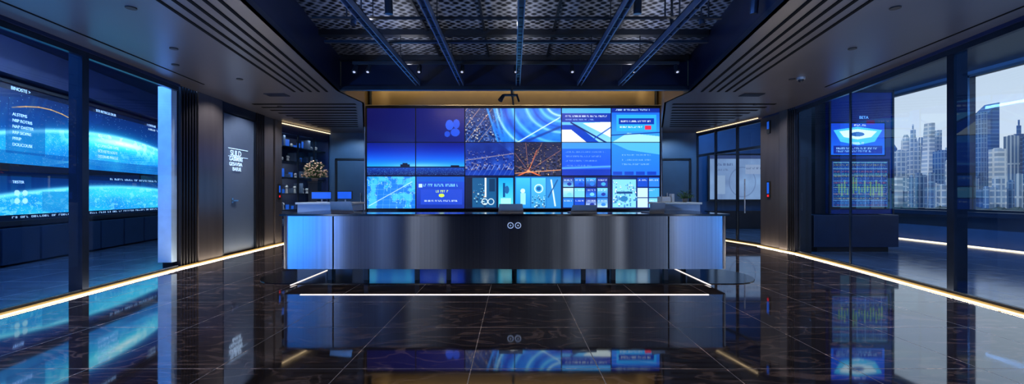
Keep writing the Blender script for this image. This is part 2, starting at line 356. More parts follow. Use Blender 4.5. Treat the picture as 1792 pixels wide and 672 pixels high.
for xx in (-1.5,-.5,.7,1.8): g.box(xx-.02,xx+.02,-.9,9.0,4.28,4.34)
g.build('mesh_bars',M['black'],e)
g=G()
for k in range(5):
    o=0.28+0.17*k
    g.seg((LO[0][0]-o,-1.0),(LO[1][0]-o,9.1),0.045,CZ-0.008,CZ+0.01)
    g.seg((RO[0][0]+o,-1.0),(RO[1][0]+o,9.1),0.045,CZ-0.008,CZ+0.01)
for k in range(10):
    yy=10.3+0.38*k
    g.box(-6.2,-3.72-0.34*(yy-10.2),yy,yy+0.10,CZ-0.008,CZ+0.01); g.box(3.77+0.34*(yy-10.2),6.25,yy,yy+0.10,CZ-0.008,CZ+0.01)
g.build('trim_3',M['slot'])
G().seg((-4.95,-3),(-6.05,8.5),0.03,CZ-0.006,CZ+0.01).seg((4.95,-3),(6.25,8.7),0.03,CZ-0.006,CZ+0.01).build('trim_4',M['slot'])

# ================================================================== RAILS, TRACKS
for i,x in enumerate((-1.97,-1.07,0.1,1.37,2.22)):
    e=empty('ceiling_rail',(x,4.5,3.75))
    y0=0.0
    G().box(x-0.045,x-0.03,y0,9.0,3.70,3.80).box(x+0.03,x+0.045,y0,9.0,3.70,3.80).box(x-0.045,x+0.045,y0,9.0,3.785,3.80).build('channel',M['rail'],e)
    g=G()
    for k in range(29):
        yy=y0+0.15+k*0.3; g.box(x-0.03,x+0.03,yy,yy+0.03,3.70,3.715)
    g.build('rungs',M['frame'],e)
    g=G()
    for yy in (1,3.0,4.6,6.1,7.6,8.9): g.cyl((x,yy,3.8),(x,yy,4.25),0.008,n=6)
    g.build('hangers',M['black'],e)
e=empty('lighting_track',(0,8.1,3.95))
G().box(-3.0,3.1,8.1,8.14,3.88,3.93).build('track',M['black'],e)
G().box(-2.95,3.05,6.78,6.83,3.82,3.86).build('track_b',M['frame'],e)
G().box(-2.75,2.85,5.93,5.97,3.85,3.88).build('track_c',M['black'],e)
hx=(-2.95,-2.7,-1.75,-0.95,0.05,1.1,2.25,3.05); g=G(); g2=G()
for x in hx:
    g.cyl((x,8.12,3.88),(x,8.12,3.84),0.012,n=8); g.cyl((x,8.16,3.86),(x,8.06,3.72),0.035,0.05,n=14)
    g2.cyl((x,8.0595,3.7195),(x,8.058,3.717),0.024,n=14)
for x in (-2.3,2.1,2.5): 
    for dx in (0,0.1,0.2):
        g.cyl((x+dx,6.0,4.32),(x+dx,6.0,3.88),0.012,n=8)
    g.cyl((x+.1,6.0,3.9),(x+.1,5.97,3.78),0.04,n=12)
g.build('spot_heads',M['frame'],e); g2.build('spot_lenses',M['lens'],e)
e=empty('ceiling_camera',(-0.05,9.0,3.5))
G().cyl((-0.03,9.0,3.66),(-0.03,9.0,3.5),0.02).box(-0.2,0.1,8.95,9.05,3.49,3.52).cyl((-0.2,9,3.5),(-0.27,8.95,3.38),0.035,0.05).cyl((0.08,9,3.5),(0.12,8.95,3.36),0.02).cyl((-0.03,9,3.5),(0.01,9,3.30),0.012).build('bracket_and_lens',M['black'],e)

g=G()
dl=[(-5.0,6.4),(-5.1,8.1),(-5.6,7.2),(-4.4,5.0),(5.0,6.4),(5.2,8.1),(4.4,5.0),(-5.7,10.6),(5.8,10.4),(-4.0,2.5),(4.0,2.5)]
for i,(x,y) in enumerate(dl): g.cyl((x,y,CZ-0.012),(x,y,CZ+0.01),0.055,n=20)
g.build('recessed_downlights',M['black'])
for s_ in (-1,1):
    x=s_*5.0+(-0.1 if s_<0 else 0.15)
    e=empty('ceiling_vent',(x,9.4,CZ))
    G().box(x-.22,x+.22,9.25,9.5,CZ-0.015,CZ+0.01).build('grille',M['black'],e)
    g=G()
    for k in range(4): g.box(x-.2,x+.2,9.28+k*.055,9.295+k*.055,CZ-0.022,CZ-0.014)
    g.build('blades',M['frame'],e)
e=empty('security_dome_camera',(5.3,8.0,3.55))
G().cyl((5.3,8.0,3.6),(5.3,8.0,3.56),0.07,n=20).build('base',M['laptop'],e); G().ball((5.3,8.0,3.56),0.05).build('dome',M['black'],e,smooth=True)

# ================================================================== GLASS WALLS
def glasswall(name,pts,posts,mat=M['glass'],seams=()):
    e=empty(name,(pts[0][0],5,1.8))
    g=G(); fr=G()
    for a,b in zip(pts[:-1],pts[1:]):
        g.quad((a[0],a[1],0.03),(b[0],b[1],0.03),(b[0],b[1],3.55),(a[0],a[1],3.55))
        fr.seg(a,b,0.07,3.47,3.57); fr.seg(a,b,0.05,0.0,0.06)
    g.build('pane',mat,e)
    for (x,y) in posts: fr.box(x-0.1,x+0.1,y-0.05,y+0.05,0,3.56)
    for (x,y) in seams: fr.box(x-0.012,x+0.012,y-0.02,y+0.02,0.05,3.5)
    fr.build('frame',M['frame'],e)
    return e
glasswall('glass_partition',LG,[(-6.40,6.4),(-5.75,1.2)])
glasswall('glass_partition',RG,[(6.44,6.3),(5.75,1.2)],seams=[(6.76,8.7)])
def off(pts,d): return [(x+d,y) for x,y in pts]
LL=[(-5.29,-3.2),(-6.2,5.25),(-6.6,8.5),(-6.86,12.85),(-6.5,15.1)]
RR=[(5.29,-3.2),(6.2,5.25),(6.75,8.7),(7.0,10.7),(7.0,12.2),(6.5,15.1)]
for nm,P,sg in (('trim_5',LL,1),('trim_6',RR,-1)):
    q=off(P,sg*0.13); g=G()
    for a,b in zip(q[:-1],q[1:]): g.seg(a,b,0.05,0,0.012)
    g.build(nm,M['strip'])
    for i,(a,b) in enumerate(zip(q[:-1],q[1:])):
        L=math.dist(a,b)
        if sg<0 and i==4 or sg>0 and i==3: continue
        px_,py_=(b[1]-a[1])/L,-(b[0]-a[0])/L
        area('floor_strip_lamp',((a[0]+b[0])/2,(a[1]+b[1])/2,.022),(sg*px_*.3,sg*py_*.3,1),.045,L,((.7,.8,1),(.98,.9,.85),(1,.88,.7),(1,.85,.65))[min(i,3)],6.2*L,ydir=(b[0]-a[0],b[1]-a[1],0))
    g=G(); q=off(P,sg*0.055)
    for a,b in zip(q[:-1],q[1:]): g.seg(a,b,0.095,0,0.02)
    g.build('trim_9' if sg>0 else 'trim_10',M['strip_gold'])

# ================================================================== LEFT SOLID WALL
def wx(d): return -6.65-0.0575*(d-8.5)
def wseg(g,d0,d1,t,z0=0,z1=3.6,out=0.0):
    g.prism([(wx(d0)+out,d0),(wx(d1)+out,d1),(wx(d1)-t,d1),(wx(d0)-t,d0)],z0,z1)
e=empty('wall_left_cladding',(-6.8,10.5,1.8))
g=G(); wseg(g,8.62,12.85,0.3,out=-0.05); g.build('core',M['black'],e)
G().prism([(-6.92,8.46),(-6.66,8.46),(-6.66,8.6),(-6.92,8.6)],0.12,3.55).build('pale_end_panel',M['lightpanel'],e)
g=G()
for k in range(6): d=8.62+k*0.085; wseg(g,d,d+0.035,0.1,out=0.06)
for k in range(5): d=11.46+k*0.09; wseg(g,d,d+0.04,0.1,out=0.06)
g.build('fins',M['fin'],e)
g=G(); wseg(g,9.12,9.95,0.1,out=0.08); wseg(g,11.9,12.4,0.1,out=0.03); wseg(g,12.45,12.85,0.1,out=0.06); g.build('bronze_panels',M['bronze'],e,bevel=0.006)
d_=empty('door_1',(-6.8,10.7,1.8))
g=G(); wseg(g,10.08,11.42,0.06,z0=0.05,z1=3.35); g.build('leaf',M['door'],d_,bevel=0.005)
g=G(); wseg(g,9.98,10.06,0.08,out=0.04); wseg(g,11.42,11.46,0.08,out=0.04); wseg(g,10.0,11.46,0.08,z0=3.38,z1=3.6,out=0.04); g.build('frame',M['frame'],d_)
G().box(wx(10.5)+0.01,wx(10.5)+0.06,10.42,10.60,1.28,1.31).box(wx(10.5),wx(10.5)+0.02,10.42,10.47,1.24,1.36).build('handle',M['silver'],d_)
s_=empty('wall_sign',(-6.7,10.8,2.2))
xd=(-0.0575,1,0)
for i,(t,sz,z,o_) in enumerate((('SLJLD',.19,2.38,.04),('GASERERE',.125,2.26,0),('GESAVSIA',.125,2.14,0),('BAEUE',.125,2.02,.12))):
    text('line_%d'%(i+1),t,(wx(10.3)+0.02,10.30+o_,z),sz,xd,M['txt'],s_,bold=0.001)
def rule(z,h): G().quad((wx(10.26)+.02,10.26,z),(wx(11.1)+.02,11.1,z),(wx(11.1)+.02,11.1,z+h),(wx(10.26)+.02,10.26,z+h)).build('line_rule',M['txt'],s_)
rule(2.545,.014); rule(2.355,.012)
e=empty('wall_intercom',(wx(12.6)+.09,12.65,1.5))
G().box(wx(12.6)+.06,wx(12.6)+.09,12.58,12.7,1.3,1.75).build('body',M['rubber'],e); G().box(wx(12.6)+.09,wx(12.6)+.1,12.61,12.67,1.5,1.7).build('display',M['blueled'],e); G().box(wx(12.6)+.09,wx(12.6)+.1,12.62,12.66,1.36,1.42).build('light',M['red'],e)

# display niche left
e=empty('display_cabinet',(-7.2,14,1.8))
A=Vector((-6.9,12.87)); B=Vector((-6.42,15.15))
def np_(t,o): 
    d=(B-A).normalized(); n=Vector((-d.y,d.x)); p=A+(B-A)*t+n*o; return (p.x,p.y)
g=G(); g.prism([np_(0,0.75),np_(1,0.75),np_(1,0.8),np_(0,0.8)],0,3.6); g.prism([np_(0,0),np_(0.02,0),np_(0.02,0.75),np_(0,0.75)],0,3.6); g.prism([np_(.98,0),np_(1,0),np_(1,0.75),np_(0.98,0.75)],0,3.6)
g.prism([np_(0,0),np_(1,0),np_(1,0.8),np_(0,0.8)],3.3,3.6); g.prism([np_(0,0),np_(1,0),np_(1,0.8),np_(0,0.8)],0,0.5); g.build('carcass',M['navy'],e)
g=G()
for z in (0.95,1.45,1.95,2.45,2.9): g.prism([np_(0.02,0.1),np_(.98,0.1),np_(.98,0.75),np_(0.02,0.75)],z,z+0.03)
g.build('shelves',M['frame'],e)
g=G()
for t in (0.33,0.66): g.prism([np_(t-.01,-0.01),np_(t+.01,-0.01),np_(t+.01,0.03),np_(t-.01,0.03)],0.5,3.3)
g.build('glazing_bars',M['frame'],e)
a=np_(0,0.0);b=np_(1,0.0); G().quad((a[0],a[1],.5),(b[0],b[1],.5),(b[0],b[1],3.3),(a[0],a[1],3.3)).build('pane',M['glass'],e)
g=G();g3=G();g4=G()
for z in (0.53,0.98,1.48,1.98,2.48,2.93):
    t=0.06
    while t<0.9:
        w_=random.uniform(0.02,0.07); h=random.uniform(0.1,0.34)
        r_=random.random()
        if r_<.4: g.prism([np_(t,0.2),np_(t+w_,0.2),np_(t+w_,0.45),np_(t,0.45)],z,z+h)
        elif r_<.62: g3.prism([np_(t,0.3),np_(t+w_*1.3,0.3),np_(t+w_*1.3,0.33),np_(t,0.33)],z,z+h*.8)
        else:
            p_=np_(t+w_/2,.3); g4.cyl((p_[0],p_[1],z),(p_[0],p_[1],z+h*.5),.05,.03,n=10); g4.ball((p_[0],p_[1],z+h*.62),.055,n=8,m=6)
        t+=w_+random.uniform(0.02,0.06)
g.build('shelf_boxes',M['door'],e); g4.build('shelf_ornaments',M['laptop'],e); g3.build('shelf_screens',pmat('shelf_screen_blue',(20,60,140),.4,emis=(30,90,190),es=.6),e)
for z in (0.94,1.43,1.93,2.43,3.28):
    p_=np_(.5,.12); area('shelf_lamp',(p_[0],p_[1],z-.01),(-.4,.1,-1),.02,1.9,(.75,.87,1),5.0,ydir=(B.x-A.x,B.y-A.y,0))
q=np_(0.0,-0.04);r=np_(1,-0.04); G().seg(q,r,0.03,3.55,3.57).build('cove_strip',M['strip'],e)
def plant(name,x,y,z,r,h,mat,n,pr,ph):
    e=empty(name,(x,y,z)); G().cyl((x,y,z),(x,y,z+ph),pr*.75,pr,n=18).build('pot',M['pot'],e)
    g=G(); g2=G()
    for i in range(n):
        a=random.uniform(0,6.28); rr=r*math.sqrt(random.random()); hh=z+ph+h*random.uniform(.1,1)*(1-0.6*(rr/r)**2)
        g.cyl((x,y,z+ph*.9),(x+rr*math.cos(a),y+rr*math.sin(a),hh),0.004,n=5)
        if mat and i%2: g2.ball((x+rr*math.cos(a),y+rr*math.sin(a),hh),0.03,0.026,n=7,m=5,jit=.2)
        b_=Vector((x+rr*math.cos(a),y+rr*math.sin(a),hh-0.03)); dd=Vector((math.cos(a),math.sin(a),random.uniform(-.2,.8)))*0.09; s2=Vector((-math.sin(a),math.cos(a),0))*0.025
        g._add([b_,b_+dd*.5+s2,b_+dd,b_+dd*.5-s2],[(0,1,2,3)])
    g.build('leaves',M['leaf'],e)
    if g2.v: g2.build('blossoms',mat,e)
def pedestal(name,x,y,w,h,mat):
    G().box(x-w/2,x+w/2,y-w/2,y+w/2,0,h-0.04).box(x-w/2-.02,x+w/2+.02,y-w/2-.02,y+w/2+.02,h-.04,h).build(name,mat,bevel=.008)
pedestal('plant_pedestal',-6.05,13.25,0.28,1.85,M['cab'])
plant('flower_arrangement',-6.05,13.25,1.85,0.36,0.55,M['flower'],260,0.11,0.1)

# ================================================================== LEFT ROOM SCREEN WALL
e=empty('media_screen_wall',(-11,11,2.2))
P0=Vector((-10.02,7.5)); P1=Vector((-11.83,14.9)); dn=(P1-P0).normalized(); nn=Vector((dn.y,-dn.x))
def sp(t,o): p=P0+(P1-P0)*t+nn*o; return p
def spx(g,t0,t1,o0,o1,z0,z1):
    a=sp(t0,o0);b=sp(t1,o0);c=sp(t1,o1);d=sp(t0,o1); g.prism([tuple(a),tuple(b),tuple(c),tuple(d)],z0,z1)
g=G(); spx(g,-0.02,1.02,-0.25,-0.03,0,4.69); g.build('backing',M['navy'],e)
g=G(); spx(g,-.02,1.02,-0.03,0.08,3.72,3.78); spx(g,-.02,1.02,-0.03,0.08,1.92,2.08); spx(g,-.02,1.02,-0.03,0.10,0.80,0.90); spx(g,-.02,0,-.03,.08,.8,3.75); spx(g,1.0,1.02,-.03,.08,.8,3.75)
g.build('bezel',M['black'],e)
g=G()
for k in range(8): spx(g,k/8+0.004,(k+1)/8-0.004,0.0,0.25,0.05,0.76)
g.build('base_cabinets',M['cab'],e)
g=G(); spx(g,-0.01,1.01,-0.03,0.3,3.84,4.1); g.build('overhead_soffit',M['navy'],e)
def earth(W,H,low=False):
    c=Cv(W,H,0,0,100,30); n=c.noise(9,4); n2=c.noise(2.2,3)
    c.rect(0,0,100,30,(3,26,80),(8,100,190))
    if not low:
        hy=12+((c.X-62)/36)**2*4.0
        below=c.Y>hy
        c.fill(below,np.stack([6+30*n,95+90*n,180+60*n],-1),.95)
        c.fill(np.exp(-((c.Y-hy-3.6)/4.4)**2)*np.exp(-((c.X-64)/34)**2),(50,225,250),1.0)
        c.fill(np.exp(-((c.Y-hy-.4)/1.0)**2),(130,230,255),.85)
        c.fill(np.exp(-((c.Y-hy-3.0)/1.8)**2)*np.exp(-((c.X-68)/17)**2),(235,255,255),.95)
        c.fill((n2>0.57)*below*np.exp(-((c.X-66)/28)**2)*np.exp(-((c.Y-hy)/8)**2),(200,250,255),.8)
        for k in range(9): c.line(30,30-k*.4,100,13+k*2,0.12,(120,230,255),.35)
        c.fill((rng.random(c.X.shape)<0.03)*below,(170,235,255),.7)
        c.fill((rng.random(c.X.shape)<0.004)*(~below),(120,190,255),.8)
        c.rect(0,25,100,30,(2,50,120),al=.4)
    else:
        hy=8+((c.X-66)/42)**2*5
        below=c.Y>hy
        c.fill(below,np.stack([8+40*n,120+90*n,205+45*n],-1),.95)
        c.fill(np.exp(-((c.Y-hy)/1.6)**2),(120,230,255),.9)
        c.fill(np.exp(-((c.Y-hy-4)/5)**2)*np.exp(-((c.X-70)/30)**2),(60,215,250),.85)
        c.fill((n2>.64)*below,(150,230,255),.45)
        c.fill((rng.random(c.X.shape)<0.04)*below,(210,245,255),.7)
    return c
c=earth(560,190)
for k in range(6): c.line(20+k*4.4,8.6-2.6*math.sin(k/5*3.0),24.4+k*4.4,8.6-2.6*math.sin((k+1)/5*3.0),0.25,(240,180,80),.8)
c.rect(0,0,100,2.2,(3,8,30),al=.9); c.rect(18,8,31,26,(4,50,120),al=.4)
c.write(84,3.2,12,1.0,(190,225,255))
c.screen('upper_screen',(P0.x+nn.x*.02,P0.y+nn.y*.02,3.72),(P1.x-P0.x,P1.y-P0.y,0),(0,0,-1.64),e,1.65)
c=earth(560,130,True)
c.rect(0,0,100,3,(3,14,44),al=.9); c.write(60,.9,30,1.2,(150,200,255))
for j in range(2):
    for k in range(2): c.disc(21.5+k*2.6,13+j*5.0,.9,1.8,(170,225,245),.9)
c.rect(30,12,44,25,(30,120,180),al=.5); c.rect(0,26.5,100,30,(2,8,26)); c.write(20,27.3,70,1.3,(150,190,240))
c.screen('lower_screen',(P0.x+nn.x*.02,P0.y+nn.y*.02,1.92),(P1.x-P0.x,P1.y-P0.y,0),(0,0,-1.02),e,1.45)
xd=(dn.x,dn.y,0)
def lt(s,t,z,size,mat=M['txt']):
    p=sp(t,0.05); text('caption',s,(p.x,p.y,z),size,xd,mat,e,bold=0)
lt('BINOSTE >',0.19,3.61,0.10)
for i,t in enumerate(('ALSTEMS','NIIP ROTRIS','NAP DASTER','RRP SIOPRE','PFRIP','DOLICOUSE')): lt(t,0.195,3.08-0.125*i,0.09)
for i,t in enumerate(('- SATERES -','PASTLLAT DITS','COPIRES EIR DASE','SOS RETIS LOSTE','DITERNIS PASCLE')): lt(t,0.53,2.98-0.14*i,0.105)
lt('TIESTER',0.195,1.68,0.08); lt('SOS RETISCLE DILSR',0.52,3.62,0.09); lt('1 COIDRASE',0.82,3.60,0.09); lt('DARL SUTREITS CINE',0.19,1.96,0.08)

# ================================================================== VIDEO WALL
e=empty('video_wall',(0,14,2.6))
S=0.01829
def vx(px): return (px-898)*S
def vz(py): return 1.45-(py-340)*S
G().box(vx(638),vx(1159),14.0,14.55,vz(367),vz(185)).build('housing',M['black'],e)
c=Cv(920,318,640,188,1156,365)
c.a[:]=(8,16,70)
n=c.noise(12,4); n2=c.noise(3,3); nf=c.noise(1.6,2)
c.rect(640,188,813,249,(8,12,74),(12,26,112),ax='x')
c.disc(786,218,7,9,(30,80,215)); c.disc(798,216,6,8,(30,80,215),.9); c.disc(796,231,8,7,(30,80,215),.9); c.disc(782,234,5,5,(30,80,215),.8)
c.setclip(814,188,900,249)
c.fill(c.X>0,np.stack([8+20*n,26+50*n,70+90*n],-1))
c.city(812,192,885,252,250,((50,84,160),(80,110,180),(30,56,130),(100,120,160),(170,175,180)),(10,24,76),.14)
for k in range(4): c.line(884-k*22,188,836-k*22,249,0.35,(255,205,130),.65)
for k in range(5): c.line(872+k*7,249,852+k*12,188,2.2,(40+20*k,140+15*k,245),.85)
c.setclip(862,188,982,249)
c.fill(c.X>862,np.stack([10+40*n,90+60*n,215+40*n],-1),0.92*np.clip((c.X-868)/16,0,1))
for k,(r,w,col) in enumerate(((66,5,(130,210,255)),(78,4,(30,120,230)),(90,5,(90,190,255)),(104,7,(8,60,180)),(118,4,(150,220,255)),(132,8,(20,110,230)),(54,4,(10,70,190)),(42,5,(100,200,255)),(30,4,(190,235,255)))):
    c.ring(986,178,r,w,col,.85,asp=1.25)
c.line(905,249,980,205,1.2,(200,235,255),.9); c.line(915,249,980,222,2.5,(12,50,140),.8)
c.setclip(984,188,1070,249)
c.rect(984,188,1070,249,(60,160,255),(130,200,255))
c.poly([(984,218),(1010,218),(1050,249),(984,249)],(14,60,180)); c.poly([(984,226),(1000,226),(1028,249),(984,249)],(225,240,255))
c.poly([(1020,215),(1070,212),(1070,240)],(215,235,255)); c.line(1000,214,1062,249,1.6,(10,30,90)); c.line(1030,249,1070,222,1.2,(20,70,180))
c.rect(984,197,1070,213,(16,50,160)); c.write(990,201,72,3,(200,225,255)); c.write(990,207,50,2.4,(130,180,250))
c.setclip(1071,188,1156,249)
c.rect(1071,188,1156,249,(20,90,220),(60,160,250)); c.rect(1071,188,1156,196,(12,40,140)); c.write(1078,190,60,3,(170,210,255))
c.rect(1080,200,1150,229,(40,160,250)); c.rect(1084,206,1146,217,(10,50,160)); c.write(1088,210,52,3,(210,230,255)); c.rect(1130,219,1141,226,(210,40,70)); c.write(1086,220,38,3,(220,240,255))
c.poly([(1071,249),(1100,232),(1156,238),(1156,249)],(150,215,255)); c.line(1071,236,1156,231,1,(12,40,120))
c.setclip(640,249,813,308)
t=np.clip((c.Y-249)/42,0,1); c.fill(c.X>0,np.stack([6+20*t**2,20+130*t**1.7,110+145*t**0.9],-1))
c.glow(735,291,70,8,(120,200,255),.7)
c.rect(640,291.5,813,308,(10,60,170),(4,16,70)); c.rect(640,291,813,293,(4,14,50))
c.rect(699,287,716,292,(3,8,30)); c.rect(703,285,712,288,(3,8,30)); c.rect(788,289,803,292,(3,8,30)); c.speck(640,294,813,306,.06,(90,170,250),.6)
c.setclip(814,249,900,308)
c.fill(c.X>0,np.stack([10+30*n,28+60*n,100+100*n],-1))
c.poly([(814,249),(870,249),(900,270),(814,276)],(16,36,120),.7)
c.city(812,264,900,298,120,((50,80,170),(80,110,200),(90,90,130),(120,120,150)),(12,26,100),.05)
for k in range(10): c.line(818+k*9,308,830+k*9,288,.6,(190,210,255),.6)
c.line(814,280,900,268,.8,(200,170,150),.6); c.rect(814,297,900,308,(10,50,160),al=.6)
c.setclip(901,249,983,308)
c.fill(c.X>0,np.stack([22+26*n,26+28*n,52+44*n],-1))
c.city(899,251,985,306,230,((80,68,72),(104,90,88),(60,64,96),(130,114,104),(46,56,96)),(18,20,42),.06)
for k in range(5):
    a=-1.2+k*0.55; c.line(925,299,925+80*math.sin(a),299-80*math.cos(a),.35,(235,150,100),.6)
c.line(925,299,905,308,1.1,(255,110,60)); c.line(925,299,948,308,1.1,(255,110,60)); c.glow(925,299,4,2.5,(255,190,130),.9)
c.line(901,303,983,297,.8,(255,170,110),.8); c.line(925,299,940,262,.6,(255,130,80),.8)
c.setclip(984,249,1070,308); c.rect(984,249,1070,308,(34,100,240),(20,70,210))
for k in range(4): c.write(990,264+k*8,70-8*k,2.2,(120,170,255),.7)
c.rect(984,249,1070,260,(60,140,250)); c.line(984,294,1070,291,2,(90,170,255),.8); c.rect(984,296,1070,308,(16,50,170))
c.setclip(1071,249,1156,308); c.rect(1071,249,1156,308,(40,130,245),(30,105,230)); c.poly([(1071,249),(1156,249),(1156,270),(1100,262)],(90,190,255),.7)
for k in range(4): c.rect(1074+k*20,300,1090+k*20,306,(16,60,180))
for k in range(3): c.write(1090,270+k*8,50,2.2,(160,210,255),.6)
c.setclip(640,309,727,365); c.fill(c.X>0,(18,110,215)); c.fill(n>.52,(36,150,235)); c.fill(n>.60,(60,176,240)); c.fill(np.abs(n-.52)<.006,(170,225,255),.8)
for k in range(9): c.line(640+k*11,309,632+k*12,365,.3,(140,205,250),.5)
for k in range(6): c.line(640,314+k*9,727,311+k*9.6,.3,(140,205,250),.5)
c.line(645,360,720,318,.7,(200,235,255),.8)
c.setclip(728,309,813,365); c.rect(728,309,813,365,(24,70,200),(20,46,150)); c.rect(728,309,813,318,(16,80,190)); c.write(740,322,60,4,(120,200,255)); c.rect(735,331,808,358,(30,66,190))
c.write(762,333,22,4,(200,235,90)); c.disc(772,342,5,3,(190,230,70)); c.write(742,350,60,3,(190,220,255)); c.rect(732,322,738,328,(180,220,255))
c.setclip(814,309,900,365); c.rect(814,309,900,365,(10,24,60))
c.rect(816,311,868,363,(20,80,130)); c.city(828,320,848,362,26,((120,190,220),(60,130,180),(180,215,230)),(16,50,90)); c.rect(816,311,826,363,(8,20,50)); c.rect(848,311,851,345,(225,245,255)); c.rect(856,313,866,335,(14,50,90)); c.ring(848,353,5,1.4,(235,250,255)); c.ring(859,353,5,1.2,(235,250,255)); c.rect(872,311,898,363,(20,150,225),(90,210,240)); c.rect(876,347,894,361,(170,235,250),al=.8); c.rect(880,320,884,345,(10,70,130)); c.disc(887,332,4,7,(30,90,150))
c.setclip(901,309,983,365); c.rect(901,309,983,365,(24,110,190)); c.rect(903,311,928,363,(60,180,235),(30,130,210)); c.rect(930,311,955,363,(80,185,230),(50,140,200)); c.rect(957,311,981,363,(40,130,200)); c.disc(915,334,4,4,(190,240,255)); c.rect(911,338,920,358,(170,230,250),al=.8); c.city(930,340,955,363,24,((180,225,240),(100,180,220)),(20,80,140)); c.line(965,315,972,360,1.5,(220,245,255)); c.line(976,315,960,345,1.2,(12,70,140)); c.ring(943,330,7,1.4,(240,250,255)); c.disc(943,330,4,4,(20,90,160))
c.setclip(984,309,1070,365); c.rect(984,309,1070,365,(8,20,70))
cols=[(40,120,240),(110,195,240),(20,70,190),(180,215,245),(60,160,230),(30,50,150)]
for j in range(3):
    for k in range(4):
        x=986+k*20;y=311+j*18; c.rect(x,y,x+18,y+16,cols[rng.integers(6)],cols[rng.integers(6)]); c.write(x+2,y+3,14,2.2,(220,240,255),.8); c.disc(x+11,y+11,4,3,cols[rng.integers(6)])
c.setclip(1071,309,1156,365); c.rect(1071,309,1156,365,(10,26,100)); c.rect(1073,311,1114,363,(120,200,235)); c.city(1073,318,1114,362,60,((230,245,250),(150,210,235),(60,130,190)),(40,110,170)); c.rect(1073,311,1114,314,(10,40,100)); c.rect(1080,335,1108,339,(10,60,120)); c.disc(1093,348,7,5,(30,110,170))
for k in range(3):
    for l in range(2): c.rect(1117+l*20,311+k*18,1135+l*20,327+k*18,cols[rng.integers(6)]); c.write(1118+l*20,314+k*18,14,2.2,(190,220,255))
c.setclip()
c.a=np.clip(c.a*1.05,0,255)
c.screen('led_pixels',(vx(640),13.985,vz(188)),((1156-640)*S,0,0),(0,0,-(365-188)*S),e,1.35)
g=G()
for px in (640,726.5,813,900.5,983,1070.5,1156.5): g.box(vx(px)-0.014,vx(px)+0.014,13.97,14.0,vz(366),vz(187))
for py in (188,248.5,307.5,365.5): g.box(vx(639),vx(1157.5),13.97,14.0,vz(py)-0.012,vz(py)+0.012)
g.build('bezels',M['black'],e)
G().box(vx(637),vx(638.6),13.93,14.5,vz(367),vz(184)).box(vx(1157.6),vx(1159.2),13.93,14.5,vz(367),vz(184)).box(vx(637),vx(1159),13.93,14.0,vz(184.6),vz(183)).build('frame',M['silver'],e)
G().box(-4.6,4.66,14.05,14.3,4.33,4.97).build('wall_header_panel',M['wood_gold'])
g=G()
for x in (-4.6,0.0,4.6): g.box(x-.03,x+.03,14.0,14.05,4.33,4.97)
g.build('trim_7',M['frame'])
G().box(-4.85,4.85,13.9,15.2,0,0.82).build('video_wall_plinth',M['teal'])
G().box(-5.4,4.9,13.75,13.9,0.80,0.88).build('plinth_ledge',M['ledge'])
G().box(-5.35,-4.95,13.8,13.88,0,.8).build('ledge_bracket',M['frame'])
for k,(x0,x1) in enumerate(((-6.2,-5.1),(5.15,6.2))):
    d_=empty('door_%d'%(k+2),((x0+x1)/2,15.15,1.3))
    G().box(x0,x0+.06,15.12,15.2,0,2.7).box(x1-.06,x1,15.12,15.2,0,2.7).box(x0,x1,15.12,15.2,2.64,2.7).build('frame',M['frame'],d_)
    G().box(x0+.07,x1-.07,15.15,15.2,0.02,2.63).build('leaf',M['teal'],d_)
    hx_=x1-.2 if k==0 else x0+.2
    G().cyl((hx_,15.1,0.9),(hx_,15.1,1.5),0.015).box(hx_-.01,hx_+.01,15.1,15.16,.95,.97).box(hx_-.01,hx_+.01,15.1,15.16,1.42,1.44).build('pull',M['silver'],d_)

# ================================================================== RECEPTION DESK
e=empty('reception_desk',(-0.14,7.8,0.6))
x0,x1,yf,yb,R=-3.84,3.56,7.2,8.9,0.10
path=[(x0,yb)]+[(x0,yb-(k+1)*(yb-yf-R)/6) for k in range(6)]
for k in range(1,9): a=k/8*math.pi/2; path.append((x0+R-R*math.cos(a),yf+R-R*math.sin(a)))
N=220
for k in range(1,N):
    x=x0+R+(x1-x0-2*R)*k/N; u=(x-x0)
    # gentle waves shaped into the sheet to draw out vertical highlight bands
    path.append((x,yf-(0.010*math.sin(u*2*math.pi/1.85)+0.005*math.sin(u*2*math.pi/0.93+1.0))*math.sin(u/(x1-x0)*math.pi)))
for k in range(0,9): a=k/8*math.pi/2; path.append((x1-R+R*math.sin(a),yf+R-R*math.cos(a)))
path+=[(x1,yf+R+(k+1)*(yb-yf-R)/6) for k in range(6)]
g=G(); n_=len(path); g.v=[(x,y,0.21) for x,y in path]+[(x,y,1.09) for x,y in path]; g.f=[(i,i+1,n_+i+1,n_+i) for i in range(n_-1)]
ob=g.build('front_shell',M['steel'],e,smooth=True)
g=G()
for px in (583,1170): X=(px-898)*7.2/760; g.box(X-.005,X+.005,7.18,7.22,0.215,1.085)
g.build('panel_seams',M['slot'],e)
g=G(); g.prism([(x0-.02,7.16),(x1+.02,7.16),(x1+.02,8.95),(x1-.75,8.95),(x1-.75,7.85),(x0+.75,7.85),(x0+.75,8.95),(x0-.02,8.95)],1.09,1.125); g.build('countertop',M['top'],e,bevel=.004)
G().box(x0+.1,x1-.1,7.35,7.45,.22,1.08).box(x0+.8,x1-.8,7.5,8.3,0.72,0.75).box(x0+.03,x1-.03,7.23,8.0,.215,.25).build('work_surface',M['black'],e)
g=G()
for px in (580,643,731,786,1020,1072,1163):
    X=(px-898)*7.35/760; g.box(X-.035,X+.035,7.28,7.35,0.0125,.22)
for X in (-3.4,-1.8,0,1.8,3.2): g.box(X-.025,X+.025,8.2,8.25,0.0125,.73)
for X in (x0+.1,x1-.15): g.box(X,X+.05,8.7,8.75,0.0125,1.09)
g.build('legs',M['black'],e)
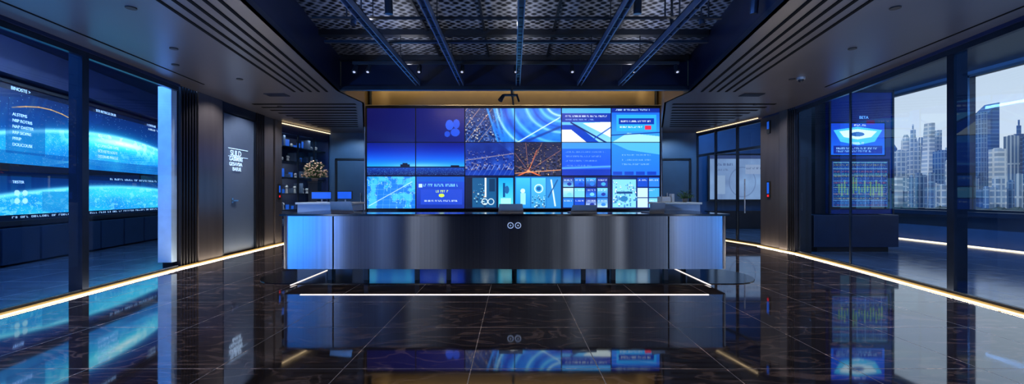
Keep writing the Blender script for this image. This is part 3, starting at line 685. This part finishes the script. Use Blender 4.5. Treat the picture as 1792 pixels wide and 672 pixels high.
for i,px in enumerate((893.5,906.5)):
    X=(px-898)*7.2/760
    G().cyl((X,7.205,0.935),(X,7.172,0.935),0.052,n=28).build('port_ring_%d'%i,M['white'],e); G().cyl((X,7.174,0.935),(X,7.168,0.935),0.038,n=24).build('port_face_%d'%i,M['rubber'],e)
    G().box(X-.004,X+.004,7.164,7.169,.92,.95).box(X-.015,X+.015,7.164,7.169,.931,.939).build('port_mark_%d'%i,M['white'],e)
g=G(); pts=[]
for cx,a0 in ((3.55,-90),(-3.75,90)):
    for k in range(13): a=math.radians(a0+k*15); pts.append((cx+.85*math.cos(a)*0.75,7.75+.75*math.sin(a)))
g.prism(pts,0,0.012); g.build('desk_platform',M['platform'])
G().box(-3.07,2.82,6.25,6.275,0,0.008).build('floor_light_strip',M['strip_w'])
G().box(-3.52,-3.495,6.85,8.35,0.012,.02).build('floor_light_strip',M['strip_w'])
G().box(3.10,3.125,6.85,8.35,0.012,.02).build('floor_light_strip',M['strip_w'])

def laptop(X,Y,w=.42,h=.17,z=1.125,rot=0):
    e=empty('laptop',(X,Y,z))
    G().box(X-w/2,X+w/2,Y,Y+.26,z,z+.018).build('base',M['laptop'],e,bevel=.004)
    g=G(); t=.012; dy=-.06
    g._add([(X-w/2,Y,z+.018),(X+w/2,Y,z+.018),(X+w/2-.02,Y+dy,z+h),(X-w/2+.02,Y+dy,z+h),(X-w/2,Y+t,z+.018),(X+w/2,Y+t,z+.018),(X+w/2-.02,Y+dy+t,z+h),(X-w/2+.02,Y+dy+t,z+h)],[(0,1,2,3),(5,4,7,6),(0,4,5,1),(1,5,6,2),(2,6,7,3),(3,7,4,0)])
    g.build('lid',M['laptop'],e)
    e.rotation_euler=(0,0,rot)
laptop(-.04,7.5,.44,.16); laptop(1.22,7.5,.46,.14,rot=.1); laptop(-2.95,7.5,.44,.20,rot=-.2); laptop(2.50,7.55,.3,.18,rot=.3)
for X0,X1 in ((-4.5,-3.35),(3.05,3.9)):
    e=empty('side_counter',((X0+X1)/2,9.3,.7))
    G().box(X0,X1,9.05,9.7,0.0,1.24).build('body',M['ledge'],e,bevel=.01); G().box(X0-.03,X1+.03,9.02,9.73,1.24,1.28).build('top',M['lightpanel'],e,bevel=.006)
def monitor(X,Y,z,w,h,rot=0):
    e=empty('desktop_monitor',(X,Y,z)); G().box(X-w/2,X+w/2,Y,Y+.03,z+.06,z+.06+h).build('shell',M['rubber'],e,bevel=.005)
    G().box(X-w/2+.015,X+w/2-.015,Y-.004,Y,z+.075,z+.045+h).build('display',M['blueled'],e)
    G().cyl((X,Y+.03,z+.01),(X,Y+.03,z+.2),.015).box(X-.1,X+.1,Y-.05,Y+.1,z,z+.012).build('stand',M['silver'],e); e.rotation_euler=(0,0,rot)
monitor(-4.15,9.4,1.28,.42,.17,.2); monitor(-3.65,9.4,1.28,.36,.18,-.2)
G().box(3.15,3.35,9.2,9.5,1.28,1.40).box(3.37,3.44,9.25,9.4,1.28,1.46).build('desk_organizer',M['laptop'],None,bevel=.01)
plant('potted_plant',3.70,9.35,1.28,.15,.2,None,46,.06,.08)
e=empty('office_chair',(0.05,9.0,.5))
cy_=9.05
g=G()
for k in range(5):
    a=k*2*math.pi/5+.3; g.cyl((.05,cy_,.12),(.05+.3*math.cos(a),cy_+.3*math.sin(a),.08),.025,.018,n=8); g.cyl((.05+.3*math.cos(a)-.015,cy_+.3*math.sin(a),.033),(.05+.3*math.cos(a)+.015,cy_+.3*math.sin(a),.033),.033,n=12)
g.cyl((.05,cy_,.1),(.05,cy_,.45),.03,n=12); g.build('base',M['rubber'],e)
G().box(-.2,.3,cy_-.25,cy_+.25,.45,.53).build('seat',M['rubber'],e,bevel=.03); G().box(-.18,.28,cy_+.23,cy_+.29,.6,1.05).box(.02,.08,cy_+.23,cy_+.27,.45,.65).build('backrest',M['rubber'],e,bevel=.02)

# ================================================================== RIGHT SIDE
e=empty('wall_right_cladding',(7,11.4,1.8))
G().box(7.02,7.35,10.7,12.2,0,3.6).build('core',M['black'],e)
G().box(6.95,7.04,11.35,12.2,0,3.6).box(6.92,7.04,10.98,11.3,0,3.6).build('bronze_panels',M['bronze'],e,bevel=.006)
g=G()
for k in range(4): g.box(6.93,7.04,10.7+k*.075,10.73+k*.075,0,3.6)
g.build('fins',M['fin'],e)
for z0,z1,mt in ((3.1,3.45,'blueled'),(1.35,1.8,'blueled')):
    e=empty('wall_intercom',(6.93,11.7,z0)); G().box(6.92,6.95,11.72,11.86,z0,z1).build('body',M['rubber'],e); G().box(6.91,6.92,11.75,11.83,z0+.12,z1-.03).build('display',M[mt],e)
    if z0<2: G().box(6.91,6.92,11.76,11.82,z0+.03,z0+.09).build('light',M['red'],e)
e=empty('glass_door',(6.7,13.7,1.8))
p=[(7.0,12.2),(6.82,13.2),(6.63,14.2),(6.45,15.2)]
g=G();f=G()
for a,b in zip(p[:-1],p[1:]):
    g.quad((a[0],a[1],.03),(b[0],b[1],.03),(b[0],b[1],3.5),(a[0],a[1],3.5)); f.seg(a,b,.06,2.75,2.83); f.seg(a,b,.06,3.48,3.56); f.seg(a,b,.06,0,.08)
for (x,y) in p: f.box(x-.035,x+.035,y-.03,y+.03,0,3.56)
g.build('pane',M['glass'],e); f.build('frame',M['frame'],e)
G().cyl((6.80,12.75,.9),(6.80,12.75,1.9),.018).build('pull_handle',M['silver'],e)
G().seg((6.9,12.25),(6.38,15.1),.03,3.588,3.598).build('trim_8',M['strip'])
e=empty('presentation_screen',(9.3,18.8,2.2))
G().box(8.4,11.1,18.72,18.8,1.15,3.2).build('housing',M['black'],e)
c=Cv(180,120,0,0,100,66); n=c.noise(20,3); c.fill(c.X>0,np.stack([110+40*n,135+50*n,180+50*n],-1)); c.rect(0,0,100,5,(40,60,110)); c.ring(55,40,22,1.2,(80,100,145),.6); c.rect(8,30,26,58,(150,175,210)); c.rect(60,14,92,28,(150,170,205)); c.write(8,12,30,3,(60,80,130)); c.write(8,20,24,3,(90,110,150)); c.write(62,18,26,3,(60,80,130))
c.screen('display',(8.47,18.71,3.13),(2.56,0,0),(0,0,-1.9),e,.85)
G().box(8.2,12.0,18.2,18.6,0,.75).build('annex_cabinet',M['fin'],None,bevel=.01)

# display tower in right room
e=empty('display_tower',(8.8,11.3,2))
G().box(8.0,9.62,11.0,11.6,.95,4.08).build('cabinet',M['blue_cab'],e,bevel=.01)
G().box(7.55,9.68,10.9,11.8,.12,.93).build('plinth',M['cab'],e,bevel=.01); G().box(7.7,9.5,11,11.7,0,.12).build('toe_kick',M['black'],e)
G().box(7.72,7.98,11.1,11.5,.95,3.95).build('side_pier',M['fin'],e)
G().box(7.99,8.03,10.97,11.0,.95,4.08).box(9.59,9.63,10.97,11.0,.95,4.08).box(7.99,9.63,10.97,11.0,4.03,4.09).build('edge_trim',M['frame'],e)
T=11/760.
def tx(px): return (px-898)*T
def tz(py): return 1.45-(py-340)*T
c=Cv(190,110,1452,216,1547,271)
c.rect(1452,216,1547,271,(14,60,190),(20,100,230)); n=c.noise(10,3)
c.poly([(1458,228),(1500,222),(1543,228),(1530,248),(1500,254),(1470,248)],(70,190,240)); c.poly([(1468,230),(1500,226),(1534,230),(1524,240),(1500,244),(1476,240)],(210,240,255)); c.disc(1500,235,12,4,(30,90,170))
c.write(1494,218,20,3,(220,235,255)); c.write(1490,249,22,3.5,(220,235,255)); c.rect(1458,255,1543,269,(10,36,140)); c.write(1463,258,70,3,(150,200,255)); c.write(1463,263,60,3,(120,180,250))
c.screen('upper_screen',(tx(1452),10.985,tz(216)),((1547-1452)*T,0,0),(0,0,-55*T),e,1.4)
c=Cv(200,160,1455,282,1553,362)
c.rect(1455,282,1553,362,(8,36,96),(10,44,110))
for k in range(20):
    y=284+k*3.9; col=[(60,190,180),(190,190,80),(60,140,240),(60,140,240),(200,110,90)][k%5]; c.write(1458,y,92,1.8,col,.6)
for k in range(7): c.rect(1457+k*14,284,1457.7+k*14,361,(120,160,220),al=.6)
for k in range(8): c.rect(1457,284+k*11,1552,284.7+k*11,(130,190,210),al=.7)
for k in range(16): c.rect(1466+k*5,rng.uniform(306,330),1469+k*5,rng.uniform(334,344),(150,200,70),al=.45)
c.screen('lower_screen',(tx(1455),10.985,tz(282)),((1553-1455)*T,0,0),(0,0,-80*T),e,1.3)
G().box(tx(1450),tx(1556),10.988,11.0,tz(366),tz(278)).box(tx(1450),tx(1549),10.988,11.0,tz(273),tz(214)).build('bezels',M['black'],e)
text('label','BETA',(8.75,10.98,3.36),.10,(1,0,0),M['txtdim'],e)
e=empty('info_kiosk',(7.4,12.9,1.5))
G().box(7.5,8.0,12.6,12.75,0,2.4).build('body',M['fin'],e,bevel=.02); G().box(7.55,7.95,12.59,12.6,1.0,1.9).build('display',M['blueled'],e)

# ================================================================== CITY
CITY=empty('city_skyline',(330,330,0))
def tower(b,w,el,D,mat,shape=0,dep=None):
    """bearing, width and roof-elevation tangents of a skyline laid out from image coordinates, distance D metres"""
    X=b*D; W=w*D; top=1.45+el*D; d=dep or W; z0=-30
    g=G()
    if shape==0:
        g.box(X-W/2,X+W/2,D,D+d,z0,top); g.box(X-W*.25,X+W*.2,D+d*.2,D+d*.7,top,top+W*.12)
    elif shape==1:
        g.box(X-W/2,X+W/2,D,D+d,z0,top*.82); g._add([(X-W/2,D,top*.82),(X+W/2,D,top*.82),(X+W/2,D+d,top*.82),(X-W/2,D+d,top*.82),(X+W/2,D,top),(X+W/2,D+d,top),(X-W/2,D,top*.86),(X-W/2,D+d,top*.86)],[(0,1,4,6),(1,2,5,4),(2,3,7,5),(3,0,6,7),(6,4,5,7)])
    elif shape==2: g.cyl((X,D+W/2,z0),(X,D+W/2,top*.9),W/2,n=24); g.cyl((X,D+W/2,top*.9),(X,D+W/2,top),W/2,W/5,n=24)
    elif shape==3:
        g.box(X-W/2,X+W/2,D,D+d,z0,top*.7); g.box(X-W*.36,X+W*.36,D+2,D+d-2,top*.7,top*.88); g.box(X-W*.2,X+W*.2,D+4,D+d-4,top*.88,top); g.cyl((X,D+d/2,top),(X,D+d/2,top*1.08),.6,n=6)
    elif shape==4:
        k=10
        for i in range(k):
            t0=i/k;t1=(i+1)/k; w0=W/2*(1-.55*t0**2); w1=W/2*(1-.55*t1**2); za=z0+(top-z0)*t0; zb=z0+(top-z0)*t1; X0_=X+W*.3*t0**2; X1_=X+W*.3*t1**2
            g._add([(X0_-w0,D,za),(X0_+w0,D,za),(X0_+w0,D+d,za),(X0_-w0,D+d,za),(X1_-w1,D,zb),(X1_+w1,D,zb),(X1_+w1,D+d,zb),(X1_-w1,D+d,zb)],[(0,1,5,4),(1,2,6,5),(2,3,7,6),(3,0,4,7),(4,5,6,7)])
    return g.build('skyscraper',mat,CITY)
TW=[(.880,.020,.118,330,3,2),(.898,.018,.10,300,0,0),(.912,.017,.138,380,2,2),(.929,.018,.150,330,0,3),(.946,.016,.132,420,4,2),(.962,.018,.165,360,2,4),(.979,.016,.148,370,0,4),(.998,.022,.10,300,1,0),
 (1.016,.018,.085,280,2,2),(1.034,.018,.13,320,3,0),(1.052,.018,.10,300,0,0),(1.066,.014,.145,350,4,3),(1.082,.020,.19,340,1,4),(1.104,.032,.212,400,3,1),(1.126,.020,.105,300,2,0),(1.142,.016,.085,340,1,0),(1.158,.018,.135,320,4,0),(1.176,.020,.16,350,3,3),
 (1.20,.024,.11,360,0,3),(1.24,.04,.16,330,3,1),(1.29,.04,.12,300,1,0),(.86,.022,.08,300,4,0),(.842,.03,.13,420,1,0),(1.34,.05,.15,330,0,2),(1.42,.07,.13,330,3,3),(.80,.05,.12,330,0,0),(.76,.04,.16,380,1,1),(1.55,.08,.18,330,2,0)]
for b_,w_,el,D,m_,sh in TW: tower(b_,w_,el,D,F[m_],sh)
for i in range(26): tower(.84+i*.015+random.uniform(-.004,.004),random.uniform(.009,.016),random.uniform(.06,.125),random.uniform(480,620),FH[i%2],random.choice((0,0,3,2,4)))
for i in range(26): tower(.85+i*.0145+random.uniform(-.003,.003),random.uniform(.008,.015),random.uniform(.01,.05),random.uniform(215,250),F[random.randrange(5)],random.choice((0,0,2)))
g=G()
for k in range(190):
    D=170+random.uniform(-10,10); b_=.72+k*.0052; r=random.uniform(1.6,3.2); g.ball((b_*D,D,-8.5+r*.5),r,r*1.1,n=8,m=6,jit=.15)
g.build('waterfront_trees',pmat('foliage',(56,72,80),.8,0,.4,.3))
G().box(20,1500,-300,1500,-32,-30).build('ground_outside',pmat('city_ground',(110,118,126),.8))
G().box(60,1300,150,1500,-30,-10).build('embankment_ground',pmat('embankment',(120,124,128),.8))

# ================================================================== LIGHTS
W_=(1.0,.92,.82); BL=(.05,.30,1.0); NB=(.40,.62,1.0)
area('added_blue_fill',(-7.1,4,4.5),(-.7,0,-1),.12,9,BL,600)  # unseen lamp added behind the header to turn the left room blue
area('added_room_fill',(-7.3,10.5,4.55),(-.8,0,-1),.15,8,NB,260)  # unseen fills added behind the headers to brighten the side rooms
area('added_room_fill',(7.5,5,4.88),(.7,0,-1),.15,9,(.08,.34,1.0),460)
area('added_room_fill',(7.6,14.8,4.88),(.6,0,-1),.15,7,(.18,.46,1.0),420)
area('added_ceiling_fill',(8.8,11.3,4.12),(0,0,1),1.4,.4,(.6,.75,1),40)  # added on top of the tower to lift the right room's ceiling
area('added_soffit_blue_fill',(-6.6,.4,.15),(.45,.3,1),.1,5,(.02,.28,1),1100)  # unseen blue lamps added to tint the near soffits
area('added_soffit_blue_fill',(6.6,.4,.15),(-.45,.3,1),.1,5,(.06,.35,1),450)
for x in (-1.97,.1,2.22): area('added_mesh_fill',(x,4.5,3.83),(0,0,1),.04,8.5,(.85,.88,1),26)  # unseen strips added above the rails to brighten the mesh
area('coffer_blue_lamp',(-2.0,4,3.83),(-1,0,.3),.05,8,(.1,.3,1),26)
area('coffer_blue_lamp',(2.25,4,3.83),(1,0,.3),.05,8,(.1,.3,1),26)
area('header_cove_lamp',(0,13.6,4.93),(0,1,-.6),8.8,.05,(1,.74,.36),24)
area('cheek_cove_lamp',(0,9.6,4.9),(0,.4,-1),6.4,.06,(1,.7,.3),70)
for s_ in (-1,1): spot('header_corner_spot',(s_*4.2,13.2,4.9),(s_*4.7,14.05,4.45),(1,.75,.38),14,90)
for i,(x,y) in enumerate(dl):
    spot('downlight',(x,y,CZ-.02),(x*1.06,y+.2,0),W_,120,85)
for x in (-2.7,-.95,1.1,2.25): spot('track_spot',(x,8.04,3.70),(x*.9,7.7,1.1),W_,70,40)
for x in (-1.5,0,1.6): spot('floor_fill_spot',(x,5.9,3.75),(x*1.1,4.4,0),(1,.95,.9),70,110)  # unseen spots added as general fill over the floor
for x in (-4.2,3.6): spot('counter_spot',(x,8.4,3.55),(x,9.4,1.2),(.8,.9,1),110,50)
for x in (-.04,1.22,-2.95,2.5): spot('laptop_spot',(x,6.3,3.66),(x,7.5,1.2),(1,.95,.9),40,14,.9)
for s_ in (-1,1):
    for y in (9.5,10.8,12.3): spot('added_wall_fill',(s_*5.9,y,3.57),(s_*6.9,y+.1,1.7),(.88,.9,1),90,110)  # unseen spots added to lighten the dark side walls
    spot('added_far_wall_fill',(s_*5.5,13.9,3.57),(s_*5.6,15.2,1.6),(.5,.75,1),170,100)  # spot added to bring bluish light onto the far wall
spot('flower_spot',(-5.6,12.6,3.57),(-6.05,13.25,2.2),(1,.95,.9),50,40)
g=G()
for x in (-3.2,-1.55,1.55,3.0): g.cyl((x,5.4,3.86),(x,5.42,3.70),.05,n=16)
g.build('desk_washer_heads',M['frame'])
spot('end_panel_spot',(-6.4,7.0,3.5),(-6.8,8.5,1.8),(.8,.9,1),60,70)
# glowing panels added behind the viewer to put bright bands in the steel
for x,wd_ in ((-3.65,.11),(3.65,.13),(-7.3,.18),(6.9,.16),(-9.0,.1),(1.9,.03)):
    G().box(x-wd_,x+wd_,-3.2,-3.12,.1,3.4).build('added_reflection_panel',M['added_glow'])
area('added_entry_fill',(0,-2.0,3.5),(0,-1,-.5),9,.1,(.4,.6,1),45)  # unseen fill added so the steel has a lit wall to mirror
# world + sun
wd=bpy.data.worlds.new('sky'); sc.world=wd; wd.use_nodes=True; nt=wd.node_tree; bg=nt.nodes['Background']
tc=nt.nodes.new('ShaderNodeTexCoord'); sx=nt.nodes.new('ShaderNodeSeparateXYZ'); cr=nt.nodes.new('ShaderNodeValToRGB')
cr.color_ramp.elements[0].color=lin((236,238,240))+(1,); cr.color_ramp.elements[1].color=lin((170,198,226))+(1,); cr.color_ramp.elements[1].position=.7
nt.links.new(tc.outputs['Generated'],sx.inputs[0]); nt.links.new(sx.outputs['Z'],cr.inputs[0]); nt.links.new(cr.outputs[0],bg.inputs[0]); bg.inputs[1].default_value=1.1
l=bpy.data.lights.new('sun','SUN'); l.energy=1.7; l.color=(1,.95,.9); l.angle=.02
o=bpy.data.objects.new('sun',l); o.rotation_euler=Vector((.75,.35,-.6)).to_track_quat('-Z','Y').to_euler(); sc.collection.objects.link(o)

# camera
cam=bpy.data.cameras.new('camera'); cam.sensor_width=36; cam.lens=36*760/1792; cam.shift_x=-2/1792; cam.shift_y=4/1792; cam.clip_end=3000; cam.clip_start=.05
co=bpy.data.objects.new('camera',cam); co.location=(0,0,1.45); co.rotation_euler=(math.pi/2,0,0); sc.collection.objects.link(co); sc.camera=co
